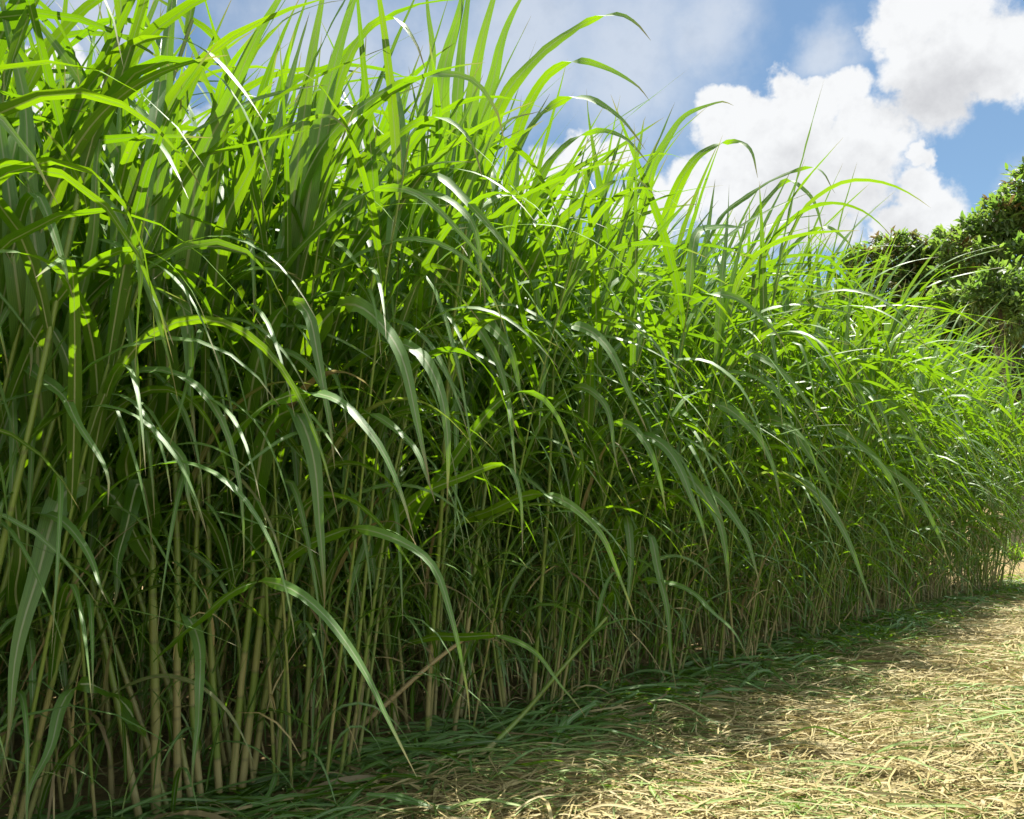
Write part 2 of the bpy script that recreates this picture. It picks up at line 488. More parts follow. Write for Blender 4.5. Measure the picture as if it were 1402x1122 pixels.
HERO_LEAF = [
    ([(205, 770), (168, 701), (143, 669), (118, 662), (89, 683), (60, 745), (38, 830), (18, 950), (2, 1035)], 31, .0),
    ([(206, 745), (203, 690), (194, 664), (184, 672), (172, 720), (160, 790), (150, 842)], 24, .0),
    ([(170, 700), (176, 625), (190, 596), (212, 592), (240, 620), (256, 660), (268, 715)], 21, .0),
    ([(225, 620), (227, 520), (231, 440), (239, 407), (250, 425), (258, 490), (264, 560), (266, 605)], 25, .0),
    ([(343, 780), (350, 660), (368, 590), (392, 565), (412, 575), (430, 640), (441, 730), (442, 835)], 28, .0),
    ([(250, 700), (300, 620), (360, 560), (420, 538), (470, 550), (515, 605), (548, 680), (568, 740)], 24, .0),
    ([(330, 640), (345, 540), (368, 450), (398, 414), (424, 438), (440, 500), (449, 565), (456, 640)], 22, .0),
    ([(380, 560), (420, 470), (460, 424), (500, 424), (540, 470), (566, 550), (582, 620), (588, 668)], 27, .0),
    ([(430, 560), (480, 495), (530, 468), (575, 480), (602, 530), (612, 600), (610, 690)], 23, .0),
    ([(410, 690), (440, 620), (480, 575), (520, 572), (560, 605), (590, 665), (598, 690)], 19, .0),
    ([(210, 905), (270, 845), (330, 806), (385, 803), (440, 838), (490, 905), (530, 985), (572, 1066)], 19, .0),
    ([(200, 1010), (160, 955), (120, 935), (94, 955), (68, 1015), (46, 1080), (36, 1135)], 23, .12),
    ([(245, 900), (250, 850), (262, 855), (272, 900), (270, 980), (266, 1090)], 15, .0),
    ([(360, 800), (420, 748), (480, 722), (540, 735), (590, 775), (622, 850), (634, 930), (642, 995)], 15, .22),
    ([(206, 420), (160, 345), (118, 275), (80, 232), (56, 232), (44, 275), (34, 345)], 25, .0),
    ([(206, 430), (216, 300), (226, 150), (231, 40), (236, -50), (238, -120)], 24, .0),
    ([(210, 430), (188, 290), (150, 180), (95, 85), (40, 18), (8, -8)], 28, .0),
    ([(250, 460), (256, 350), (272, 240), (305, 150), (350, 60), (390, -20), (412, -60)], 29, .0),
    ([(283, 480), (298, 360), (330, 250), (380, 185), (440, 160), (480, 180)], 22, .0),
    ([(60, 640), (52, 450), (42, 250), (24, 100), (2, -20), (-12, -70)], 28, .0),
    ([(40, 600), (24, 400), (10, 250), (-10, 100), (-30, 0)], 26, .0),
    ([(92, 600), (100, 450), (130, 300), (140, 180), (150, 100)], 20, .0),
    ([(396, 480), (402, 330), (410, 200), (425, 80), (445, -20), (455, -70)], 24, .0),
    ([(396, 490), (412, 330), (436, 180), (466, 60), (500, -40), (520, -90)], 27, .0),
    ([(400, 460), (425, 300), (456, 140), (500, 48), (538, 25), (566, 55), (582, 95)], 24, .0),
    ([(390, 470), (400, 300), (440, 200), (510, 136), (580, 106), (640, 108), (676, 150), (690, 200)], 22, .0),
    ([(420, 500), (440, 350), (490, 240), (550, 180), (600, 160), (640, 190), (660, 250)], 19, .0),
    ([(440, 500), (470, 380), (530, 285), (595, 266), (640, 296), (656, 350), (660, 405)], 21, .0),
    ([(350, 480), (366, 400), (420, 330), (500, 262), (570, 262), (640, 330), (700, 420)], 15, .0),
    ([(136, 560), (116, 470), (92, 420), (60, 404), (20, 410), (0, 445), (-14, 500)], 20, .0),
    ([(120, 700), (100, 560), (84, 470), (62, 432), (44, 450), (36, 520)], 22, .0),
    ([(20, 720), (50, 700), (92, 720), (124, 770), (150, 830)], 16, .0),
    ([(-20, 480), (40, 500), (96, 560), (140, 640), (150, 690)], 19, .0),
    ([(28, 900), (24, 780), (26, 690), (20, 672), (0, 690), (-20, 740)], 20, .0),
    ([(540, 780), (580, 690), (640, 600), (690, 545), (730, 538), (760, 570), (790, 640)], 18, .0),
    ([(500, 800), (560, 690), (640, 650), (690, 640), (712, 680), (718, 760)], 15, .0),
    ([(600, 470), (620, 440), (660, 440), (700, 480), (716, 560)], 17, .0),
    ([(590, 560), (610, 470), (640, 440), (670, 470), (690, 530), (712, 600)], 16, .0),
    ([(560, 400), (590, 330), (620, 290), (640, 300), (655, 350), (664, 420)], 16, .0),
    ([(620, 720), (690, 690), (760, 680), (820, 730), (850, 790), (870, 850)], 14, .0),
    ([(560, 880), (620, 870), (690, 875), (740, 900), (775, 945), (800, 985)], 10, .1),
    ([(690, 560), (720, 480), (760, 446), (805, 452), (840, 492), (864, 540), (884, 592)], 19, .0),
    ([(720, 640), (750, 560), (790, 530), (820, 545), (838, 590), (846, 650)], 15, .0),
    ([(760, 700), (810, 600), (850, 580), (885, 610), (905, 660), (915, 710)], 15, .0),
    ([(800, 640), (850, 600), (895, 600), (930, 640), (952, 690), (970, 760)], 15, .0),
    ([(850, 520), (900, 450), (955, 408), (1010, 408), (1050, 440), (1076, 482)], 15, .0),
    ([(900, 560), (945, 496), (1000, 476), (1050, 494), (1090, 532), (1132, 585)], 15, .0),
    ([(880, 640), (930, 568), (985, 555), (1030, 590), (1058, 640), (1072, 695)], 15, .0),
    ([(860, 700), (895, 655), (940, 652), (975, 695), (994, 755), (1000, 815)], 17, .0),
    ([(890, 720), (935, 672), (985, 685), (1022, 735), (1040, 800)], 16, .0),
    ([(820, 800), (850, 720), (858, 705), (862, 740), (862, 800), (860, 860)], 13, .0),
    ([(830, 840), (860, 750), (885, 730), (905, 790), (918, 880), (925, 950)], 12, .0),
    ([(840, 800), (900, 795), (950, 815), (990, 850), (1015, 885), (1030, 905)], 9, .0),
    ([(1000, 640), (1040, 580), (1080, 585), (1120, 640), (1150, 700)], 13, .0),
    ([(1010, 700), (1060, 660), (1110, 670), (1150, 720), (1180, 790), (1200, 840)], 12, .0),
    ([(1060, 540), (1100, 500), (1150, 510), (1190, 560), (1210, 610)], 12, .0),
    ([(1080, 640), (1130, 590), (1180, 610), (1220, 660), (1240, 710)], 12, .0),
    ([(1130, 560), (1180, 530), (1230, 560), (1262, 610), (1280, 660)], 11, .0),
    ([(1140, 690), (1190, 640), (1240, 660), (1280, 720), (1300, 770)], 11, .0),
    # tops in front of the sky
    ([(560, 300), (575, 190), (590, 90), (588, 20), (582, -40)], 14, .0),
    ([(600, 290), (602, 170), (612, 80), (630, 10), (648, -50)], 25, .0),
    ([(615, 280), (622, 170), (632, 80), (640, 0), (642, -60)], 18, .0),
    ([(630, 290), (640, 180), (654, 90), (672, 10), (690, -60)], 20, .0),
    ([(640, 290), (655, 190), (676, 100), (702, 20), (726, -30)], 22, .0),
    ([(650, 280), (680, 160), (730, 84), (790, 35), (842, 18), (870, 30), (890, 58)], 20, .0),
    ([(690, 290), (710, 180), (745, 112), (790, 84), (832, 92), (870, 118), (888, 140)], 15, .0),
    ([(650, 330), (700, 210), (750, 150), (800, 134), (845, 158), (882, 205)], 18, .0),
    ([(680, 400), (720, 290), (760, 210), (810, 182), (855, 190), (892, 228)], 16, .0),
    ([(560, 480), (590, 380), (640, 260), (690, 170), (740, 150)], 20, .0),
    ([(700, 440), (740, 340), (780, 290), (830, 252), (870, 245), (900, 270)], 15, .0),
    ([(870, 330), (890, 240), (915, 190), (945, 155), (985, 141), (1005, 146)], 14, .0),
    ([(900, 340), (925, 260), (960, 212), (1000, 195), (1025, 205), (1038, 245)], 14, .0),
    ([(955, 360), (985, 300), (1040, 255), (1100, 231), (1128, 238), (1144, 266)], 12, .0),
    ([(1000, 360), (1030, 300), (1070, 250), (1100, 260), (1120, 290), (1130, 330)], 10, .0),
    ([(1050, 380), (1090, 330), (1130, 310), (1160, 330), (1172, 352)], 8, .0),
    ([(850, 350), (860, 270), (872, 215), (880, 170), (884, 160)], 12, .0),
]


def traced_leaf(P, wpx, dry, n=30, extra=0.0):
    P = np.array(P, float)
    d0 = front_depth(min(max(P[0, 0], 30), 1300)) + extra
    span = np.abs(P[:, 0] - P[0, 0]) * d0 / F
    L = np.concatenate([[0], np.cumsum(np.hypot(*np.diff(P, axis=0).T))]) * d0 / F
    dep = d0 + 0.06 - 0.45 * span - 0.30 * (1 - np.exp(-L / 0.3))
    P3 = np.array([at(x, y, d) for (x, y), d in zip(P, dep)])
    C = resample(P3, n)
    q_ = np.linspace(0, 1, n + 1)[:, None]
    C = C + 0.006 * np.sin(q_ * rng.uniform(5, 22, 3) + rng.uniform(0, 6.28, 3)) * np.minimum(q_ * 6, 1)
    C[:, 2] = np.maximum(C[:, 2], 0.02)
    T = norm(np.gradient(C, axis=0))
    view = norm(CAM - C)
    nref = norm(view * 0.8 + np.array([0, 0, 1.0]) * rng.uniform(0.35, 0.7) + rng.normal(0, 0.18, 3))
    W = norm(np.cross(nref, T))
    for i in range(1, len(W)):
        if np.dot(W[i], W[i - 1]) < 0:
            W[i] *= -1
    # the underside shows while the blade rises, the pale upper side once it has turned over at its crest
    ap = int(np.argmax(C[:, 2]))
    if 3 < ap < n - 3 and C[ap, 2] - C[-1, 2] > 0.06:
        sq = np.linspace(0, 1, n + 1)
        half = 0.07
        e = np.clip((sq - (ap / n - half)) / (2 * half), 0, 1)
        phi = np.pi * (1 - e * e * (3 - 2 * e)) * rng.choice([-1, 1])
        Nn = np.cross(T, W)
        W = W * np.cos(phi)[:, None] + Nn * np.sin(phi)[:, None]
    W = norm(W)
    width = np.array([wpx * float(np.mean(dep)) / F * 1.28])
    return C[None], W[None], width, np.array([rng.uniform(0.1, 0.9)]), np.array([dry])


# ------------------------------------------------------------------ the stand of tall grass
SPACING = 0.58
N_FRONT = int((T_END + 0.5) / SPACING) + 1
GROUP = 'clumps along the front edge of the tall grass'


def build_clump(t, w, n_stalk, rad, hs, detail, label, group, traced=None, bias=0.5, nleaf=(9, 12), k_fat=False):
    if t > 6.5:
        nleaf = (8, 10)
    c = edge(t, w)
    root = empty('grass_clump', c)
    tag(root, label, 'grass clump', group)
    a = rng.uniform(0, 6.28, n_stalk)
    rr = rad * np.sqrt(rng.uniform(0.02, 1, n_stalk))
    for i in range(n_stalk):
        b = c + np.array([rr[i] * math.cos(a[i]), rr[i] * math.sin(a[i]), 0])
        h = hs * rng.uniform(0.82, 1.08)
        lean = rr[i] / rad * R(10) + abs(rng.normal(0, R(4)))
        P = stalk_path(b, h, a[i] + rng.normal(0, 0.4), lean, rng.normal(R(2), R(4)))
        rad0 = rng.uniform(0.005, 0.0115) if k_fat else rng.uniform(0.0035, 0.009)
        add_stalk(root, c, P, rad0, detail, bias, nleaf)
    mb = MB()
    dead_strands(mb, c[0], c[1], rad * 1.25, 34 if k_fat else 55)
    o = mb.build('dead_leaves', M_STRAW, root, c)
    o['kind'] = 'stuff'
    mb = MB()
    shoots(mb, c[0], c[1], rad * 1.1, 75 if t < 6 else 55, 10)
    o = mb.build('young_shoots', M_LEAF, root, c)
    o['kind'] = 'stuff'
    return root


def add_stalk(root, c, P, rad0, detail, bias, nleaf, lo=0.10, size=1.0):
    n_leaf = int(rng.integers(nleaf[0], nleaf[1] + 1))
    prm, width, rnd, dry = leaf_params(P, n_leaf, bias, lo, size)
    n = {2: 18, 1: 12, 0: 8}[detail]
    C, W = arc_curves(n=n, **prm)
    C[..., 2] = np.maximum(C[..., 2], 0.015)
    V, Fc, uv, r, d, q = ribbons(C, W, width, rnd, dry)
    mb = MB()
    mb.add(*tube(P, stalk_rad(len(P) - 1, rad0), 7 if detail == 2 else 5, float(rng.uniform(0, 1)), 0.0))
    if detail == 2:
        st = mb.build('stalk', M_STALK, root, c)
        for j in range(n_leaf):
            lb = MB()
            lb.add(V[j], q, uv[j], r[j], d[j])
            lb.build('leaf', M_LEAF, st, c)
    else:
        mb.add(V, Fc, uv, r, d, 1)
        st = mb.build('stalk', [M_STALK, M_LEAF], root, c)
    return st


ORD = ['first', 'second', 'third', 'fourth', 'fifth', 'sixth', 'seventh', 'eighth', 'ninth', 'tenth', 'eleventh', 'twelfth', 'thirteenth',
       'fourteenth', 'fifteenth', 'sixteenth', 'seventeenth', 'eighteenth', 'nineteenth', 'twentieth', 'twenty-first', 'twenty-second', 'twenty-third', 'twenty-fourth', 'twenty-fifth', 'twenty-sixth']

front = []
ts = [-0.50 + i * SPACING for i in range(N_FRONT)]
i_near = min(range(N_FRONT), key=lambda i: abs(ts[i] - 0.08))
for i, t in enumerate(ts):
    k = i - i_near
    near = t < 5.6
    if k == 0:
        lab = 'nearest clump of thick pale stalks with broad arching leaves'
    elif k == -1:
        lab = 'tall clump just left of the thick pale stalks, blades cut by the frame'
    else:
        lab = 'front edge grass clump, ' + ORD[k - 1] + ' one along from the thick pale stalks'
    if i == N_FRONT - 1:
        lab = 'last grass clump at the far end of the stand, beside the bare earth'
    tt = t + (rng.normal(0, 0.05) if k != 0 else 0)
    hs = 2.20 + 0.10 * math.sin(t * 1.7) - 0.016 * max(t - 6, 0) + 0.16 * math.exp(-((t - 4.6) / 2.4) ** 2)
    w = 0.18 + rng.uniform(-0.06, 0.10)
    n_st = 8 if k == 0 else int(rng.integers(17, 22))
    front.append(build_clump(tt, w, n_st, 0.26, hs, 2 if (near and k >= -1) else 1, lab, GROUP, bias=(0.40 if -2 < k < 5 else 0.80), k_fat=-3 < k < 4))
near_clump = front[i_near]

# the traced stalks of the nearest clump, and traced leaves on the clump each grows from
cn = np.array(near_clump.location)
for pts, dpx in HERO_STALK:
    g = on_ground(*pts[0])
    d0 = g[1]
    P = np.array([at(x, y, d0 - 0.02 * j) for j, (x, y) in enumerate(pts)])
    P[0] = g
    P = resample(P, 12)
    add_stalk(near_clump, cn, P, 0.5 * dpx * d0 / F, 2, 0.45, (5, 7), lo=0.45)
locs = np.array([np.array(c.location) for c in front])
stalks_of = {c: [o for o in c.children if o.name.startswith('stalk')] for c in front}
for pts, wpx, dry in HERO_LEAF:
    high = pts[0][1] < 420
    C, W, width, rnd, dr = traced_leaf(pts, wpx, dry, extra=0.12 if high else 0.0)
    V, Fc, uv, r, d, q = ribbons(C, W, width, rnd, dr, fold=0.26, wav=0.045)
    p = C[0, 0]
    i = int(np.argmin(np.hypot(locs[:, 0] - p[0], locs[:, 1] - p[1])))
    sts = stalks_of[front[i]]
    lb = MB()
    lb.add(V[0], q, uv[0], r[0], d[0])
    lb.build('leaf', M_LEAF, sts[int(rng.integers(0, len(sts)))] if sts else front[i], locs[i])

# second row, near part: its tops stand out above the first row
for i in range(9):
    t = -0.9 + i * 0.62 + rng.normal(0, 0.05)
    lab = 'inner grass clump just behind the thick pale stalks' if i == 2 else ('second row grass clump with upright sunlit tops, ' + ORD[i] + ' from the left')
    build_clump(t, 0.78 + rng.uniform(-0.08, 0.08), 18, 0.34, 2.38, 1, lab, 'clumps in the second row of the tall grass', bias=0.35)

# all that stands behind reads as one mass
mass = MB()
rows = [(0.22, -2.0), (0.80, 5.0), (1.35, -1.6), (1.85, -1.6), (2.4, -1.6), (3.0, -1.4), (3.7, -1.0), (4.5, -0.6), (5.3, -0.4)]
for w, t0 in rows:
    t = t0
    while t < (-0.85 if w < 0.5 else T_END + 0.2):
        c = edge(t + rng.normal(0, 0.08), w + rng.normal(0, 0.08))
        n_st = 13 if w < 2 else 9
        a = rng.uniform(0, 6.28, n_st)
        rr = 0.34 * np.sqrt(rng.uniform(0, 1, n_st))
        for i in range(n_st):
            b = c + np.array([rr[i] * math.cos(a[i]), rr[i] * math.sin(a[i]), 0])
            P = stalk_path(b, (2.48 - 0.018 * max(t - 6, 0) + 0.20 * math.exp(-((t - 4.6) / 2.4) ** 2)) * rng.uniform(0.85, 1.08), a[i], rr[i] * R(24) + abs(rng.normal(0, R(3))), rng.normal(0, R(4)), n=6)
            prm, width, rnd, dry = leaf_params(P, int(rng.integers(10, 13)) if t < 6.5 else int(rng.integers(8, 10)), 0.35, 0.12)
            width = width * (1.0 if t < 6.5 else 1.25)
            C, W = arc_curves(n=9 if t < 6 else 7, **prm)
            V, Fc, uv, r, d, q = ribbons(C, W, width, rnd, dry)
            mass.add(V, Fc, uv, r, d, 1)
            mass.add(*tube(P, stalk_rad(len(P) - 1, 0.011), 5, float(rng.uniform(0, 1)), 0.0), 0)
        sb = MB()
        shoots(sb, c[0], c[1], 0.42, 55, 6)
        mass.add(sb.v[0], sb.f[0], sb.uv[0], sb.r[0], sb.d[0], 1)
        t += 0.56
o = mass.build('tall_grass', [M_STALK, M_LEAF])
tag(o, 'dense mass of tall green grass standing behind the front clumps', 'tall grass', kind='stuff')


# ------------------------------------------------------------------ bent and fallen stalks at the foot
def fallen(name, pts, dpx, dry, label, leaves=()):
    P = resample(np.array([at(x, y, d) for x, y, d in pts]), 16)
    mb = MB()
    mb.add(*tube(P, np.linspace(0.5, 0.3, 17) * dpx * pts[0][2] / F, 7, 0.4, dry))
    root = mb.build(name, M_STALK, None, P[0])
    tag(root, label, 'grass stalk', 'stalks leaning out of the stand')
    for i, (f, az, L, th0, th1) in enumerate(leaves):
        b = P[int(f * 16)][None]
        C, W = arc_curves(b, np.array([az]), np.array([L]), np.array([R(th0)]), np.array([R(th1)]), np.array([.5]), np.array([.15]), np.array([.2]), np.array([.1]), np.array([.4]), 14)
        C[..., 2] = np.maximum(C[..., 2], 0.03)
        V, Fc, uv, r, d, q = ribbons(C, W, np.array([0.022]), np.array([.5]), np.array([dry]))
        lb = MB()
        lb.add(V, Fc, uv, r, d)
        lb.build('leaf', M_LEAF, root, P[0])


g1 = on_ground(452, 1032)[1]
fallen('leaning_stalk', [(446, 1034, g1), (520, 972, g1 - .03), (590, 910, g1 - .02), (648, 866, g1)], 8, 0.9, 'tan dry grass stalk leaning over between the green stalks',
       [(0.9, 0.3, 0.3, 70, 130), (0.75, 2.5, 0.25, 40, 140)])
g2 = on_ground(690, 1010)[1]
fallen('bent_stalk', [(600, 1064, on_ground(600, 1064)[1]), (650, 1040, on_ground(650, 1040)[1]), (710, 985, g2 - .05), (770, 915, g2), (830, 846, g2 + .1)], 9, 0.0,
       'green grass stalk bent down to the ground over the flattened leaves', [(0.85, 0.0, 0.5, 40, 120), (0.95, 1.0, 0.5, 20, 100)])

# ------------------------------------------------------------------ ground
def ground_height(x, y):
    z = 0.012 * np.sin(x * 3.1 + 1.3 * np.sin(y * 2.3)) + 0.010 * np.sin(y * 4.7 + x * 1.9)
    s = np.clip((y - 12.5) / 7, 0, 1)
    k = np.clip((x - 4) / 5, 0, 1)
    return z * np.clip(1 - np.hypot(x, y) / 60, 0, 1) - 0.02 + (s * s * (3 - 2 * s)) * k * 1.25


g = np.sinh(np.linspace(-6.2, 6.2, 221))
g = g / g.max() * 900
gx, gy = np.meshgrid(g + 1.5, g + 4.0)
gv = np.stack([gx, gy, ground_height(gx, gy)], -1).reshape(-1, 3)
n = 221
ii = (np.arange(n - 1)[:, None] * n + np.arange(n - 1)[None]).reshape(-1)
gq = np.stack([ii, ii + 1, ii + n + 1, ii + n], -1)
mb = MB()
mb.add(gv, gq, gv[:, :2] * 1.0, 0.0, 0.0)
o = mb.build('ground', M_GROUND)
tag(o, 'bare tan soil covered with cut straw beside the tall grass', None, kind='structure')


# ------------------------------------------------------------------ cut grass lying on the ground
def lying(count, region, Lr, Wr, green_f, z_hi, az_mu, az_sd, n=9, dry_lo=0.6, keep0=0.0):
    P = region(count)
    m = len(P)
    az = rng.normal(az_mu, az_sd, m) + np.pi * (rng.uniform(0, 1, m) < 0.5)
    L = rng.uniform(*Lr, m) ** 1.0
    drift = rng.normal(0, 0.55, m)
    s = np.linspace(0, 1, n + 1)[None]
    a = az[:, None] + drift[:, None] * s + 0.16 * np.sin(s * 9 + rng.uniform(0, 6.28, (m, 1)))
    stp = np.stack([np.cos(a), np.sin(a)], -1)[:, 1:] * (L[:, None, None] / n)
    xy = np.concatenate([P[:, None, :2], P[:, None, :2] + np.cumsum(stp, 1)], 1)
    keep = rng.uniform(0, 1, m) < np.clip(keep0 + 0.40 + 0.75 * np.sin(P[:, 0] * 1.9 + 2.0 * np.sin(P[:, 1] * 1.1)) * np.sin(P[:, 1] * 1.6 + P[:, 0] * 0.6), 0.22, 1)
    L = np.where(keep, L, 0.02)
    z0 = rng.uniform(0.004, z_hi, m)[:, None] * (0.6 + 0.5 * np.sin(s * rng.uniform(2, 8, (m, 1)) + rng.uniform(0, 6.28, (m, 1))))
    z = ground_height(xy[..., 0], xy[..., 1]) + np.maximum(z0, 0.004)
    C = np.concatenate([xy, z[..., None]], -1)
    W0 = np.stack([-np.sin(a), np.cos(a), 0 * a], -1)
    tw = rng.normal(0, 0.5, (m, 1)) + rng.normal(0, 0.8, (m, 1)) * s
    W = W0 * np.cos(tw)[..., None] + np.array([0, 0, 1.0]) * np.sin(tw)[..., None]
    gf = green_f(P) if callable(green_f) else green_f
    dry = np.where(rng.uniform(0, 1, m) < gf, rng.uniform(0.0, 0.25, m), dry_lo + (1 - dry_lo) * rng.uniform(0, 1, m))
    V, Fc, uv, r, d, q = ribbons(C, W, rng.uniform(*Wr, m), rng.uniform(0, 1, m), dry, fold=0.25, wav=0.08, base_w=0.8)
    return V, Fc, uv, r, d


def open_side(t0, t1, w0, w1):
    def f(k):
        t = rng.uniform(t0, t1, k)
        w = rng.uniform(w0, w1, k)
        p = F0[None] + FD[None] * t[:, None] - NIN[None] * w[:, None]
        return np.concatenate([p, np.zeros((k, 1))], 1)
    return f


patch = lambda P: np.clip(0.27 + 0.32 * np.sin(P[:, 0] * 2.6 + 1.0) * np.sin(P[:, 1] * 2.1) + 0.1 * np.sin(P[:, 0] * 7), 0.03, 0.75)
mb = MB()
mb.add(*lying(15000, open_side(-0.6, 4.0, 0.1, 3.2), (0.06, 0.65), (0.0025, 0.010), patch, 0.045, 0.25, 0.75))
mb.add(*lying(9000, open_side(3.5, 8.0, 0.0, 4.5), (0.1, 0.65), (0.004, 0.012), patch, 0.04, 0.35, 0.8, 6))
mb.add(*lying(7000, open_side(7.5, 15.0, -0.4, 6.0), (0.12, 0.6), (0.006, 0.013), patch, 0.05, 0.35, 0.8, 5))
mb.add(*lying(900, open_side(-0.6, 6.0, 0.2, 3.4), (0.05, 0.2), (0.010, 0.022), 0.3, 0.04, 0.1, 0.9, 5))
mb.add(*lying(420, open_side(-0.6, 5.0, 0.3, 3.2), (0.25, 0.8), (0.008, 0.016), 0.35, 0.075, 0.1, 0.5, 12))
o = mb.build('straw', M_STRAW)
tag(o, 'pale cut straw and green clippings strewn over the ground', 'cut straw', kind='stuff')
mb = MB()
mb.add(*lying(1150, open_side(-0.5, 6.5, -0.2, 0.40), (0.25, 0.8), (0.010, 0.024), 0.97, 0.09, 0.45, 0.5, 12))
mb.add(*lying(650, open_side(6.0, 11.5, -0.2, 0.30), (0.2, 0.6), (0.008, 0.02), 0.95, 0.08, 0.6, 0.6, 8))
o = mb.build('flattened_leaves', M_LEAF)
tag(o, 'dark green flattened grass leaves piled along the foot of the stand', 'flattened leaves', kind='stuff')


# ------------------------------------------------------------------ trees beyond
def tree(name, foot, lobes, n_spray, leaf_len, label, group, young=0.1):
    root = empty(name, foot)
    tag(root, label, 'tree', group)
    foot = np.array(foot, float)
    top = max(l[2] for l in lobes)
    tb = MB()
    P = resample(np.array([foot, foot + [0.1, 0.1, top * 0.3], foot + [-0.1, 0.0, top * 0.7]]), 8)
    tb.add(*tube(P, np.linspace(0.22, 0.09, 9), 9))
    for lx, ly, lz, lr in lobes:
        e = foot + [lx, ly, lz]
        s = P[int(rng.integers(3, 8))]
        tb.add(*tube(resample(np.array([s, 0.5 * (s + e) + [0, 0, 0.25], e]), 6), np.linspace(0.08, 0.02, 7), 6))
    tb.build('trunk', M_BARK, root, foot)
    # sprays of leaves spread through lumpy lobes, thicker near the outside
    vol = np.array([l[3] ** 2 for l in lobes])
    pick = rng.choice(len(lobes), n_spray, p=vol / vol.sum())
    Lb = np.array(lobes)[pick]
    dirs = norm(rng.normal(0, 1, (n_spray, 3)))
    lump = 1 + 0.28 * np.sin(dirs[:, 0] * 5 + pick) * np.sin(dirs[:, 1] * 6 + pick * 2.0) + 0.16 * np.sin(dirs[:, 2] * 11 + pick)
    rad = Lb[:, 3] * lump * rng.uniform(0.35, 1.0, n_spray) ** 0.4
    cen = foot + Lb[:, :3] + dirs * rad[:, None] * np.array([1, 1, 0.85])
    K = 11
    M = n_spray * K
    base = np.repeat(cen, K, 0) + rng.normal(0, leaf_len * 0.22, (M, 3))
    axis = np.repeat(norm(dirs + np.array([0, 0, 0.5])), K, 0)
    dl = norm(axis * 0.55 + rng.normal(0, 0.62, (M, 3)))
    th0 = np.arccos(np.clip(dl[:, 2], -1, 1))
    az = np.arctan2(dl[:, 1], dl[:, 0])
    L = leaf_len * rng.uniform(0.6, 1.2, M)
    C, W = arc_curves(base, az, L, th0, th0 + rng.uniform(0.2, 0.9, M), np.full(M, .5), np.full(M, .2), np.zeros(M), rng.normal(0, 0.4, M), np.zeros(M), 3)
    sr = np.repeat(rng.uniform(0, 1, n_spray), K)
    dry = np.repeat(np.where(rng.uniform(0, 1, n_spray) < young, rng.uniform(0.35, 0.75, n_spray), 0.05), K)
    V, Fc, uv, r, d, q = ribbons(C, W, L * 0.36, np.clip(sr + rng.normal(0, 0.12, M), 0, 1), dry, fold=0.2, wav=0.0, base_w=0.25, peak=0.5)
    cb = MB()
    cb.add(V, Fc, uv, r, d)
    cb.build('crown', M_TREE, root, foot)
    return root


def tree_at(name, spec, Y, n_spray, leaf_len, label, young=0.1, pos=None):
    """spec: lobes as (pixel x, pixel y, radius in pixels, extra depth)"""
    px = sum(s[0] for s in spec) / len(spec)
    b = at(px, 690, Y)
    b[2] = float(ground_height(b[0], b[1]))
    lobes = []
    for x, y, r_, dy in spec:
        p = at(x, y, Y + dy)
        lobes.append((*(p - b), r_ * (Y + dy) / F))
    return tree(name, b, lobes, n_spray, leaf_len, label, 'trees beyond the end of the grass', young)


tree_at('broadleaf_tree', [(1440, 285, 66, 0), (1420, 262, 46, 0), (1335, 335, 48, .3), (1400, 380, 70, -.4), (1480, 360, 80, 0), (1330, 430, 60, 0), (1420, 490, 80, 0), (1380, 300, 40, 0), (1500, 480, 80, 0), (1360, 560, 60, 0.5), (1310, 500, 60, 0.3), (1270, 470, 50, 0.5)],
        20, 3000, 0.25, 'large dark glossy tree rising highest at the end of the grass', 0.14)
tree_at('broadleaf_tree', [(1225, 345, 32, 0), (1180, 362, 26, 0), (1270, 360, 34, 0), (1215, 400, 45, 0), (1290, 400, 60, 0), (1320, 375, 45, 0), (1302, 350, 32, 0), (1160, 420, 40, 0), (1250, 480, 60, 0), (1130, 440, 40, 0)],
        23, 2400, 0.23, 'lower brownish green tree left of the large dark tree', 0.30)
tree_at('broadleaf_bush', [(1365, 385, 26, 0), (1400, 400, 32, 0), (1340, 410, 26, 0), (1385, 440, 40, 0), (1430, 420, 40, 0), (1400, 520, 50, 0.3), (1440, 600, 50, 0.3)],
        16.5, 900, 0.19, 'bright yellow green bushy tree in front of the large dark tree', 0.02)
for o in bpy.data.objects:
    if o.name.startswith('broadleaf_bush'):
        o['category'] = 'bush'

# small weeds on the earth past the end of the stand
for j, (px, py) in enumerate([(1392, 745), (1402, 700), (1378, 705)]):
    b = on_ground(px, 772 if j == 0 else 760)
    root = empty('weed', b)
    tag(root, ['leafy green weed on the bare earth at the end of the stand', 'small weed on the tan bank under the trees', 'thin weed between the last clump and the tan bank'][j], 'weed', 'weeds past the end of the stand')
    m_ = 40
    C, W = arc_curves(np.tile(b, (m_, 1)) + rng.normal(0, 0.06, (m_, 3)) * [1, 1, 0], rng.uniform(0, 6.28, m_), rng.uniform(0.3, 0.9, m_), rng.uniform(0.0, 0.5, m_), rng.uniform(0.8, 2.2, m_),
                      np.full(m_, .5), np.full(m_, .2), rng.normal(0, .4, m_), rng.normal(0, .4, m_), rng.normal(0, .5, m_), 8)
    V, Fc, uv, r, d, q = ribbons(C, W, rng.uniform(0.015, 0.04, m_), rng.uniform(0.4, 1, m_), rng.uniform(0, .3, m_))
    wb = MB()
    wb.add(V, Fc, uv, r, d)
    wb.build('foliage', M_LEAF, root, b)

